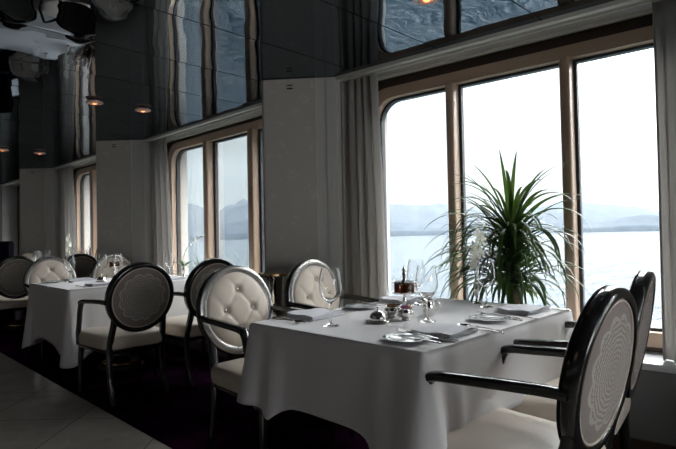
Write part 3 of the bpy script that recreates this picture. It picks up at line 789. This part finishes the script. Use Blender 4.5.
def sugar_bowl(loc, label, papers):
    t = thing('sugar_bowl', label, 'bowl', loc, 0, 'silver sachet bowls')
    MB().lathe([(0, 0), (.017, 0), (.019, .003), (.016, .006), (.027, .014), (.034, .026), (.033, .038), (.028, .046), (.030, .050), (.0285, .050), (.0262, .046), (.031, .037), (.031, .027), (.024, .016), (0, .009)], 36).build('bowl_body', M['silver'], t, True, 70)
    for i, mt in enumerate(papers):
        m_ = MB(); x = -.016 + i * .032 / max(1, len(papers) - 1)
        m_.box(x - .004, x + .004, -.014, .014, .02, .060 + .003 * (i % 2), .001)
        m_.build('sachet', M[mt], t)
    return t
sugar_bowl((-1.465, 1.805, TZ), 'round silver bowl of brown sachets right behind the silver cloche', ['candle', 'candle', 'candle', 'candle', 'candle']).rotation_euler = (0, 0, .8)
sugar_bowl((-1.385, 1.800, TZ), 'round silver bowl with pink, blue and yellow sachets before the condiment stand', ['pink', 'blue', 'pink', 'pink', 'yellow']).rotation_euler = (0, 0, .8)
def cloche(loc, label):
    t = thing('butter_dish', label, 'butter dish', loc, 0, 'silver butter dishes')
    MB().lathe([(0, 0), (.036, 0), (.046, .004), (.050, .0065), (.049, .008), (.036, .006), (0, .006)], 40).build('saucer', M['silver'], t, True, 60)
    d = MB().lathe([(.036, .008), (.037, .010), (.036, .022), (.031, .034), (.022, .043), (.010, .048), (0, .049)], 40).build('dome', M['silver'], t, True, 70)
    MB().lathe([(0, .048), (.0025, .049), (.0025, .053), (.0055, .057), (.006, .061), (.004, .065), (0, .066)], 20).build('knob', M['silver'], d)
    return t
cl = cloche((-1.435, 1.675, TZ), 'domed silver butter dish in front of the condiment stand on the foreground table')
dup(cl, (-4.72, 1.80, TZ), 0, 'small domed silver butter dish in the middle of the middle table')
t = thing('cream_jug', 'silver cream jug with a looped handle behind the sachet bowls', 'jug', (-1.37, 1.95, TZ), .7)
MB().lathe([(0, 0), (.022, 0), (.024, .003), (.027, .02), (.029, .035), (.025, .055), (.021, .066), (.024, .074), (.0225, .074), (.0195, .066), (.023, .055), (.027, .035), (.025, .02), (0, .006)], 32).build('jug_body', M['silver'], t, True, 70)
MB().sweep(bez((.022, 0, .066), (.055, 0, .072), (.055, 0, .025), (.026, 0, .022), 10), (.0028, .0022), up=(0, 1, 0), n=8).build('handle', M['silver'], t)
MB().sweep([(-.018, 0, .060), (-.026, 0, .070), (-.031, 0, .077)], lambda i: ((.008, .004), (.006, .003), (.003, .0015))[i], up=(0, 1, 0), n=10).build('spout', M['silver'], t)
def shaker(loc, label):
    t = thing('salt_shaker', label, 'shaker', loc)
    MB().lathe([(0, 0), (.012, 0), (.014, .004), (.012, .02), (.011, .034), (0, .034)], 20).build('shaker_body', M['amber'], t)
    MB().lathe([(0, .034), (.0115, .034), (.0115, .043), (.007, .050), (0, .051)], 20).build('cap', M['silver'], t)
shaker((-1.51, 1.86, TZ), 'small amber shaker with silver cap at the foot of the condiment stand')
def votive(loc, label):
    t = thing('votive_holder', label, 'candle holder', loc)
    MB().lathe([(0, 0), (.022, 0), (.026, .004), (.028, .05), (.026, .05), (.022, .008), (0, .006)], 24).build('holder_glass', M['amber'], t)
    MB().lathe([(0, .008), (.019, .008), (.019, .03), (0, .03)], 20).build('candle', M['paper'], t)
votive((-4.66, 2.30, TZ), 'small dark red candle holder on the middle table beside the wine glass')

# ------------------------------------------------------------------ wine cooler on stand
t = thing('wine_cooler', 'silver wine bucket on a thin stand, behind the nearest tufted chair against the large column', 'wine cooler', (-2.755, 2.15, .004))
b_ = MB().lathe([(0, .63), (.058, .63), (.066, .64), (.080, .70), (.098, .862), (.106, .870), (.106, .877), (.095, .875), (.076, .70), (.055, .645), (0, .645)], 40).build('bucket', M['silver'], t, True, 60)
MB().lathe([(.0985, .862), (.1085, .867), (.1085, .879), (.097, .877)], 40).build('rim', M['gold'], b_)
for s in (0, pi):
    a = radians(-40) + s; r_ = Vector((cos(a), sin(a), 0)); n_ = Vector((-sin(a), cos(a), 0))
    pth = [r_ * .096 + n_ * .018 + Vector((0, 0, .84)), r_ * .122 + n_ * .014 + Vector((0, 0, .835)), r_ * .118 + n_ * .006 + Vector((0, 0, .77)), r_ * .118 - n_ * .006 + Vector((0, 0, .77)), r_ * .122 - n_ * .014 + Vector((0, 0, .835)), r_ * .096 - n_ * .018 + Vector((0, 0, .84))]
    MB().sweep(pth, (.004, .004), up=(1, .3, 0), n=8).build('handle', M['silver'], b_)
MB().lathe([(.062, .60), (.080, .60), (.083, .612), (.080, .624), (.066, .63), (.060, .62)], 36).build('stand_ring', M['silver_dark'], t)
MB().lathe([(0, .0), (.13, .0), (.135, .006), (.12, .014), (.03, .03), (.012, .05), (.011, .57), (.03, .59), (.07, .602), (0, .628)], 32).build('stand_pole', M['silver_dark'], t)

# ------------------------------------------------------------------ plants
def leaf_blade(mb, base, az, el, length, width, droop, twist=0, seg=12):
    """arching strap leaf: starts with elevation el, bends down"""
    p = Vector(base); v = []; f = []; e = el; step = length / seg
    side = Vector((-sin(az), cos(az), 0))
    for i in range(seg + 1):
        s = i / seg; w = width * (.35 + .65 * min(1, s * 4)) * (1 - s ** 3) ** .8 + .0004
        d = Vector((cos(az) * cos(e), sin(az) * cos(e), sin(e))); nrm = side.cross(d)
        sd = (side + nrm * .25 * sin(twist + s * 2)).normalized()
        v += [p - sd * w / 2 + nrm * w * .18, p.copy(), p + sd * w / 2 + nrm * w * .18]
        p = p + d * step; e -= droop * (.4 + 1.3 * s) / seg
        e = max(e, radians(-86))
    for i in range(seg):
        a = i * 3; f += [(a, a + 1, a + 4, a + 3), (a + 1, a + 2, a + 5, a + 4)]
    mb.add(v, f)
def pot(t, r, h, mat, lip=.008):
    MB().lathe([(0, 0), (r * .72, 0), (r * .76, .006), (r * .96, h - .02), (r, h - .012), (r + lip, h), (r + lip * .2, h), (r * .9, h - .02), (r * .86, h - .035), (0, h - .03)], 40).build('pot', mat, t, True, 50)
# dracaena on right sill
px_, py_ = bay_pt(0, 1.225, .09)
t = thing('potted_dracaena', 'large leafy plant with long arching strap leaves on the sill of the big right window', 'potted plant', (px_, py_, .481))
pot(t, .085, .15, M['pot'])
sway = MB(); sway.sweep(bez((0, 0, .11), (.01, 0, .2), (-.01, .0, .32), (0, -.005, .60), 8), lambda i: (.034 - .0022 * i, .034 - .0022 * i), up=(1, 0, 0), n=14); sway.build('stem', M['bark'], t)
rnd = random.Random(11); mb = MB()
for i in range(330):
    az = rnd.uniform(0, 2 * pi); u = rnd.random()
    zc = .26 + .32 * u; el = radians(rnd.uniform(15, 80) * (.6 + .4 * u)); L_ = rnd.uniform(.30, .56)
    if sin(az) > .1: L_ *= .50; 
    elif sin(az) > -.35: L_ *= .95
    leaf_blade(mb, (rnd.uniform(-.015, .015), rnd.uniform(-.015, .015) - .01, zc), az, el, L_, rnd.uniform(.016, .027), rnd.uniform(1.5, 3.0) * (1.0 if el < 1 else .62), rnd.uniform(0, 3))
# hand-set feature blades: azimuths in the window plane
for az, el, L_, dr in ((95, 80, .40, .5), (170, 62, .40, 1.2), (182, 38, .58, 1.7), (8, 60, .46, 1.7), (-6, 48, .52, 2.4), (20, 75, .42, 1.0), (185, 20, .50, 1.9), (0, 35, .40, 2.6), (-20, 66, .50, 2.3), (200, 70, .42, 1.9), (-90, 82, .46, .45), (-60, 78, .47, .7), (-130, 77, .44, .8)):
    leaf_blade(mb, (0, -.01, .55), radians(az + 5), radians(el), L_, .023, dr, rnd.uniform(0, 3), 16)
mb.build('foliage', M['leaf'], t, True, 180); t.scale = (1.13, 1.0, 1.13)

def orchid_flower(mb, c, d, s):
    """five petals and a lip around direction d"""
    d = Vector(d).normalized(); a = d.orthogonal().normalized(); b = d.cross(a)
    for k_ in range(5):
        an = 2 * pi * k_ / 5 + .3; u = a * cos(an) + b * sin(an); w = d.cross(u)
        L_ = s * (1 if k_ % 2 else .85); wd = s * .34
        pts = [c, c + u * L_ * .35 + w * wd * .5 + d * s * .1, c + u * L_ * .75 + w * wd * .6 + d * s * .12, c + u * L_ + d * s * .02, c + u * L_ * .75 - w * wd * .6 + d * s * .12, c + u * L_ * .35 - w * wd * .5 + d * s * .1]
        mid = c + u * L_ * .55 + d * s * .2
        mb.add(pts + [mid], [(0, 1, 6), (1, 2, 6), (2, 3, 6), (3, 4, 6), (4, 5, 6), (5, 0, 6)])
def orchid(loc, label, path, vase='silver', nfl=7, s=.024, leafy=False, start=.35, rzf=-.6, nb=3):
    t = thing('orchid_in_vase', label, 'orchid', loc, 0, 'orchids in slim vases')
    if vase == 'silver':
        MB().lathe([(0, 0), (.022, 0), (.024, .003), (.014, .008), (.007, .018), (.008, .04), (.013, .06), (.014, .075), (.009, .10), (.012, .115), (.0105, .115), (.007, .10), (0, .09)], 28).build('vase', M['silver'], t, True, 60); z0 = .10
    else:
        MB().lathe([(0, 0), (.028, 0), (.032, .004), (.036, .06), (.034, .06), (.028, .045), (0, .04)], 28).build('pot', M['china'], t, True, 60); z0 = .04
    P_ = [Vector(p) + Vector((0, 0, z0)) for p in path]; full = bez(*P_, 16)
    MB().sweep(full, (.0022, .0022), up=(1, 0, 0), n=6).build('stem', M['stemgreen'], t)
    rnd = random.Random(len(label)); n = len(full)
    for q in range(nfl):
        s_ = start + (1 - start) * q / nfl; p = full[int(s_ * (n - 1))] + Vector((rnd.uniform(-.022, .022), rnd.uniform(-.02, .02), rnd.uniform(-.012, .012)))
        m_ = MB(); orchid_flower(m_, p, (rnd.uniform(-.4, .7), -1, rnd.uniform(-.4, .4)), s * rnd.uniform(.85, 1.15))
        o = m_.build('flower', M['petal'], t, True, 180)
    for q in range(nb):
        p = full[-1 - q] + Vector((rnd.uniform(-.008, .008), 0, .006)); m_ = MB(); m_.lathe([(0, -.006), (.004, -.003), (.005, 0), (.003, .005), (0, .007)], 10, p); m_.build('bud', M['petal_bud'], t)
    if leafy:
        m_ = MB()
        for q in range(5): leaf_blade(m_, (0, 0, z0), 2 * pi * q / 5 + .4, radians(50), .11, .034, 1.4, 0, 8)
        m_.build('leaves', M['leaf'], t, True, 180)
    return t
orchid((-1.40, 2.42, TZ), 'white orchid spray in a slim silver vase, in front of the big leafy plant', [(0, 0, 0), (-.02, 0, .10), (.0, .02, .20), (.06, .0, .30)], nfl=10, s=.035)
orchid((-4.50, 2.47, TZ), 'arching orchid stem with small blooms in front of the middle window', [(0, 0, 0), (-.12, .04, .10), (.0, .06, .28), (.22, .1, .28)], nfl=11, s=.017, leafy=True, start=.35)
orchid((-7.52, 2.46, TZ), 'white orchid before the narrow far window, above the small dark-backed chair', [(0, 0, 0), (-.05, 0, .10), (-.05, -.02, .22), (.14, -.03, .34)], nfl=12, s=.042, leafy=True, start=.35, nb=5)
def grass_pot(loc, label, n, L0, L1, mat, el=(20, 85), seed=5, cat='potted plant', wd=.011):
    t = thing('potted_grass_plant', label, cat, loc); pot(t, .07, .12, M['pot'])
    rnd = random.Random(seed); m_ = MB()
    for _ in range(n): 
        az = rnd.uniform(0, 2 * pi); L_ = rnd.uniform(L0, L1) * (.55 if sin(az) > .2 else 1)
        leaf_blade(m_, (rnd.uniform(-.02, .02), rnd.uniform(-.02, .02), .09), az, radians(rnd.uniform(*el)), L_, wd, rnd.uniform(.6, 2.0), rnd.uniform(0, 3), 10)
    m_.build('foliage', mat, t, True, 180); return t
q = bay_pt(1, 1.13, .09)
grass_pot((q[0], q[1], .481), 'green grassy plant on the sill of the middle window, above the dark-backed chair', 90, .36, .56, M['leaf'], (40, 84))
q = bay_pt(2, 1.30, .09)
grass_pot((q[0], q[1], .481), 'dark twiggy plant on the sill of the narrow far window', 80, .42, .60, M['foliage_reddish'], (62, 88), 6, wd=.022)

# ------------------------------------------------------------------ navy tub chair, far left
t = thing('tub_chair', 'navy blue high-backed leather chair at the left edge, by the farthest window', 'chair', (-10.35, 2.15, .004), 0)
v = []; f = []; NA = 24
for q, (z, rr) in enumerate(((.30, .30), (.7, .32), (1.08, .33), (1.13, .31), (1.13, .28), (1.06, .25), (.7, .25), (.30, .24))):
    for i in range(NA + 1):
        a = pi * .5 + pi * i / NA; v.append((rr * cos(a) , rr * 1.0 * sin(a), z - (0.0)))
for q in range(8):
    for i in range(NA): 
        a = q * (NA + 1) + i; b = ((q + 1) % 8) * (NA + 1) + i; f.append((a, a + 1, b + 1, b))
f.append(tuple(q * (NA + 1) for q in range(8))); f.append(tuple(q * (NA + 1) + NA for q in range(8)))
link('backrest', v, f, M['navy'], t, True, 40)
MB().box(-.22, .27, -.25, .25, .30, .47, .04, 4).build('seat', M['navy'], t)
for sx in (-.18, .2):
    for sy in (-.2, .2): MB().lathe([(0, 0), (.012, 0), (.02, .30), (0, .30)], 16, (sx, sy, 0)).build('leg', M['lacquer'], t)

# ------------------------------------------------------------------ ceiling downlights
def downlight(x, y, label):
    t = thing('ceiling_downlight', label, 'ceiling light', (x, y, CZ), 0, 'glass downlights in the mirror ceiling')
    v = []; f = []; n = 48; prof = [(.036, -.012), (.062, -.012), (.067, -.017), (.066, -.024), (.040, -.028)]
    for i in range(n):
        a = 2 * pi * i / n; k_ = 1 + .03 * cos(8 * a)
        for r, z in prof: v.append((r * k_ * cos(a), r * k_ * sin(a), z))
    for i in range(n):
        j = (i + 1) % n
        for q in range(5): f.append((i * 5 + q, j * 5 + q, j * 5 + (q + 1) % 5, i * 5 + (q + 1) % 5))
    link('glass_disc', v, f, M['frosted'], t, True, 50)
    MB().shell([(.022, -.030), (.034, -.031), (.037, -.024), (.037, -.012), (.022, -.012)], 32).build('ring', M['rosering'], t)
    MB().lathe([(0, -.012), (.034, -.012), (.034, -.0005), (0, -.0005)], 32).build('fixing_plate', M['silver_dark'], t)
    MB().lathe([(0, -.034), (.012, -.032), (.018, -.026), (.018, -.013), (0, -.0125)], 20).build('bulb', M['bulb'], t)
    return t
d0 = downlight(-1.43, 2.08, 'glowing glass downlight in the mirror ceiling above the foreground table')
for x, y, lb in ((-4.40, 2.05, 'glass downlight nearer the middle window, right one of a pair'), (-4.40, 1.64, 'glass downlight left of the one nearest the middle window'),
                 (-7.40, 2.07, 'small far glass downlight, the second from the left edge'), (-7.40, 1.66, 'far glass downlight cut by the left edge of the photo'),
                 (-1.43, 1.66, 'downlight above the near side of the foreground table')):
    dup(d0, (x, y, CZ), 0, lb)

# ------------------------------------------------------------------ outside: sea, hills, mist, sky
ZS = -10.5
m, nt, out = new_mat('sea_water'); b = pbsdf(nt, out, (.030, .065, .085), .05, 0, .5); b.inputs['IOR'].default_value = 1.33
k = NM(nt); tc = nt.nodes.new('ShaderNodeTexCoord')
def nz(scale, stretch, detail=4):
    mp = nt.nodes.new('ShaderNodeMapping'); mp.inputs['Scale'].default_value = stretch; n = nt.nodes.new('ShaderNodeTexNoise')
    n.inputs['Scale'].default_value = scale; n.inputs['Detail'].default_value = detail; n.inputs['Roughness'].default_value = .6
    nt.links.new(tc.outputs['Object'], mp.inputs[0]); nt.links.new(mp.outputs[0], n.inputs['Vector']); return n.outputs['Fac']
h0 = k.m('ADD', k.m('MULTIPLY', nz(.45, (1, .55, 1)), .9), k.m('MULTIPLY', nz(.10, (1, .6, 1), 3), 2.0))
h = k.m('ADD', h0, k.m('MULTIPLY', nz(1.5, (1, .5, 1), 3), .55))
bp = nt.nodes.new('ShaderNodeBump'); bp.inputs['Strength'].default_value = 1; bp.inputs['Distance'].default_value = 1.1
nt.links.new(h, bp.inputs['Height']); nt.links.new(bp.outputs[0], b.inputs['Normal'])
n = nt.nodes.new('ShaderNodeTexNoise'); n.inputs['Scale'].default_value = .05; n.inputs['Detail'].default_value = 3; nt.links.new(tc.outputs['Object'], n.inputs['Vector'])
nt.links.new(k.mix(n.outputs['Fac'], (.004, .010, .014), (.010, .020, .027)), b.inputs['Base Color'])
M['sea'] = m
v = []; f = []
rings = [3.9, 12, 40, 120, 400, 1200, 5200]; NS = 64
for r in rings:
    for i in range(NS + 1):
        a = -.12 * pi + 1.24 * pi * i / NS; v.append((r * cos(a), r * sin(a), ZS))
for q in range(len(rings) - 1):
    for i in range(NS): a = q * (NS + 1) + i; f.append((a, a + 1, a + NS + 2, a + NS + 1))
sea = struct(link('sea', v, f, M['sea'], None, True)); 
tag(sea, 'grey-blue sea outside the windows', 'sea')

def forest_mat(name, c1, c2):
    m, nt, out = new_mat(name); b = pbsdf(nt, out, c1, .9, 0, .1); var_col(nt, b, c1, c2, .02, 6); return m
M['forest'] = forest_mat('forested_slope', (.006, .010, .015), (.016, .022, .030))
TH = math.atan2(.7037, .7105)
def ridge(name, R, prof, depth, label, seed):
    """prof: list of (photo-like bearing tan, elevation tan) seen from the dining room, ridge stands on land at distance R"""
    n = 260; v = []; f = []; az0, az1 = prof[0][0], prof[-1][0]; NL = 10
    for i in range(n + 1):
        a = az0 + (az1 - az0) * i / n
        for (p, e0), (q, e1) in zip(prof, prof[1:]):
            if p <= a <= q: s = (a - p) / (q - p); s = s * s * (3 - 2 * s); e = e0 + (e1 - e0) * s; break
        hgt = R * e; 
        for l in range(NL + 1):
            s = l / NL; rr = R - depth * (1 - s)
            zz = hgt * (s ** .8) * (1 + .10 * noise.noise(Vector((a * 14, s * 3, seed))) * (1 if l < NL else .5)) + hgt * .05 * noise.noise(Vector((a * 60, s * 6, seed)))
            if l == 0: zz = ZS - 3
            v.append((-rr * sin(a), rr * cos(a), zz))
        v.append((-(R + depth) * sin(a), (R + depth) * cos(a), ZS - 5))
    k_ = NL + 2
    for i in range(n):
        for l in range(k_ - 1): f.append((i * k_ + l, (i + 1) * k_ + l, (i + 1) * k_ + l + 1, i * k_ + l + 1))
    o = struct(link(name, v, f, M['forest'], None, True)); tag(o, label, 'mountain'); return o
def bear(x): return TH - math.atan((x - 338) / 523)     # angle from +Y towards -X
def elev(x, y): h_ = 234.5 - .021 * (x - 338); return (h_ - y) / sqrt(523 ** 2 + (x - 338) ** 2)
def prof(pts): return sorted((bear(x), max(.001, elev(x, y))) for x, y in pts)
ridge('mountain', 3300, prof([(-500, 215), (-150, 190), (0, 205), (80, 215), (140, 226), (165, 222), (185, 203), (205, 208), (218, 211), (232, 204), (247, 199), (262, 201), (300, 205), (345, 212), (385, 203), (420, 205), (450, 203), (500, 212), (540, 207), (575, 200), (600, 203), (630, 206), (665, 212), (760, 206), (900, 196), (1300, 190)]), 900, 'hazy blue mountain range across the water', 1)
ridge('mountain', 2300, prof([(-300, 229), (60, 226), (150, 233), (205, 231), (225, 222), (250, 219), (300, 222), (340, 226), (390, 222), (430, 224), (480, 226), (545, 228), (580, 225), (605, 222), (625, 217), (645, 214), (670, 216), (730, 212), (900, 216)]), 150, 'lower dark wooded shore in front of the hazy mountains', 2)
# sea mist between us and the mountains
m, nt, out = new_mat('sea_mist'); vs = nt.nodes.new('ShaderNodeVolumeScatter'); vs.inputs['Color'].default_value = (.043, .051, .056, 1); vs.inputs['Density'].default_value = .00042; vs.inputs['Anisotropy'].default_value = 0
nt.links.new(vs.outputs[0], out.inputs['Volume']); M['mist'] = m
v = []; f = []; n = 48
for i in range(n + 1):
    a = -.1 * pi + 1.2 * pi * i / n
    for r, z in ((500, ZS + .5), (4600, ZS + .5), (4600, 600), (500, 250)): v.append((r * cos(a), r * sin(a), z))
for i in range(n):
    for q in range(4): f.append((i * 4 + q, (i + 1) * 4 + q, (i + 1) * 4 + (q + 1) % 4, i * 4 + (q + 1) % 4))
f.append((0, 1, 2, 3)); f.append(tuple(n * 4 + q for q in range(4)))
mo = link('sea_mist', v, f, M['mist']); tag(mo, 'thin pale mist over the water in front of the mountains', 'mist', kind='stuff')

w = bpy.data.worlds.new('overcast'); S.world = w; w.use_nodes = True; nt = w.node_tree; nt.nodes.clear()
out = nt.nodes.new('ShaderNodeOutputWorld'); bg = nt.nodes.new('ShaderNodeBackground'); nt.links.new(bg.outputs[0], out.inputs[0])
k = NM(nt); tc = nt.nodes.new('ShaderNodeTexCoord'); spx = nt.nodes.new('ShaderNodeSeparateXYZ'); nt.links.new(tc.outputs['Generated'], spx.inputs[0])
x, y, z = spx.outputs
n = nt.nodes.new('ShaderNodeTexNoise'); n.inputs['Scale'].default_value = 2.2; n.inputs['Detail'].default_value = 5
mp = nt.nodes.new('ShaderNodeMapping'); mp.inputs['Scale'].default_value = (1, 1, 5); nt.links.new(tc.outputs['Generated'], mp.inputs[0]); nt.links.new(mp.outputs[0], n.inputs['Vector'])
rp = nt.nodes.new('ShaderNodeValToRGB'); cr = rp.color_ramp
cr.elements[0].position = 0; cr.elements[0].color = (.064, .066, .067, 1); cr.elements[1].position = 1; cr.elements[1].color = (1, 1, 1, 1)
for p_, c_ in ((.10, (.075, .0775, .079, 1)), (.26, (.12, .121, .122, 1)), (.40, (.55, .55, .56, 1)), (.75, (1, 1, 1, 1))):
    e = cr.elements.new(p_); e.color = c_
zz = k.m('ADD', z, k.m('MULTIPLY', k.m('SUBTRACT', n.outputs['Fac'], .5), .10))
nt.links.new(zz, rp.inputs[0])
# brighter towards +x (bow), dimmer and bluer to the left
rx_ = nt.nodes.new('ShaderNodeValToRGB'); cx_ = rx_.color_ramp
cx_.elements[0].position = .05; cx_.elements[0].color = (.27, .298, .308, 1); cx_.elements[1].position = .47; cx_.elements[1].color = (1, 1, 1, 1)
for p_, c_ in ((.11, (.30, .325, .332, 1)), (.20, (.35, .362, .366, 1)), (.32, (.40, .405, .41, 1))):
    e = cx_.elements.new(p_); e.color = c_
nt.links.new(k.m('ADD', k.m('MULTIPLY', x, .5), .5), rx_.inputs[0]); tint = rx_.outputs[0]
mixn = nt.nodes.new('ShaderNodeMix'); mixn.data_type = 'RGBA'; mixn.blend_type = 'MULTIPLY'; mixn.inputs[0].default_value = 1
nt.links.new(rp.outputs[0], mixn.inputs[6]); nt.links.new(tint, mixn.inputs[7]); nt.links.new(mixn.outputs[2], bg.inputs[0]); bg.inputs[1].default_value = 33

# unseen warm fill lights, added over the aisle to lift the interior
def area(x, y, z, sx, sy, e, col, rx=0):
    l = bpy.data.lights.new('fill_light', 'AREA'); l.shape = 'RECTANGLE'; l.size = sx; l.size_y = sy; l.energy = e; l.color = col
    o = bpy.data.objects.new('fill_light', l); COL.objects.link(o); o.location = (x, y, z); o.rotation_euler = (rx, 0, 0); return o
area(-1.5, -1.6, 2.2, 1.2, 1.2, 1.8, (1, .86, .76)); area(-6.0, -1.6, 2.2, 1.2, 1.2, 1.8, (1, .86, .76))
# added fill at the back and right walls, standing in for daylight
o = area(-5, -5.3, 1.5, 14, 1.1, 5, (.95, .97, 1), radians(90)); o.name = 'far_side_fill'
o = area(4.4, 1.5, 1.45, 2.4, 1.2, 70, (.97, .98, 1), radians(90)); o.rotation_euler = (radians(90), 0, radians(90)); o.name = 'bow_side_fill'  # unseen fill added to brighten the column faces and chair backs

# ------------------------------------------------------------------ camera
f_ = 523.; pit = math.atan(10 / f_); rol = radians(1.2)
F0 = Vector((-sin(TH), cos(TH), 0)); R0 = Vector((cos(TH), sin(TH), 0)); Z = Vector((0, 0, 1))
F = F0 * cos(pit) + Z * sin(pit); U0 = Z * cos(pit) - F0 * sin(pit)
R = R0 * cos(rol) - U0 * sin(rol); U = U0 * cos(rol) + R0 * sin(rol)
cam = bpy.data.cameras.new('camera'); co = bpy.data.objects.new('camera', cam); COL.objects.link(co)
mw = Matrix((R, U, -F)).transposed().to_4x4(); mw.translation = Vector((0, 0, 1.13)); co.matrix_world = mw
cam.sensor_fit = 'HORIZONTAL'; cam.sensor_width = 36; cam.lens = f_ * 36 / 676; cam.clip_start = .05; cam.clip_end = 12000
S.camera = co
S.view_settings.view_transform = 'Standard'; S.view_settings.look = 'None'; S.view_settings.gamma = 1; S.view_settings.exposure = 0
S.view_settings.use_curve_mapping = False
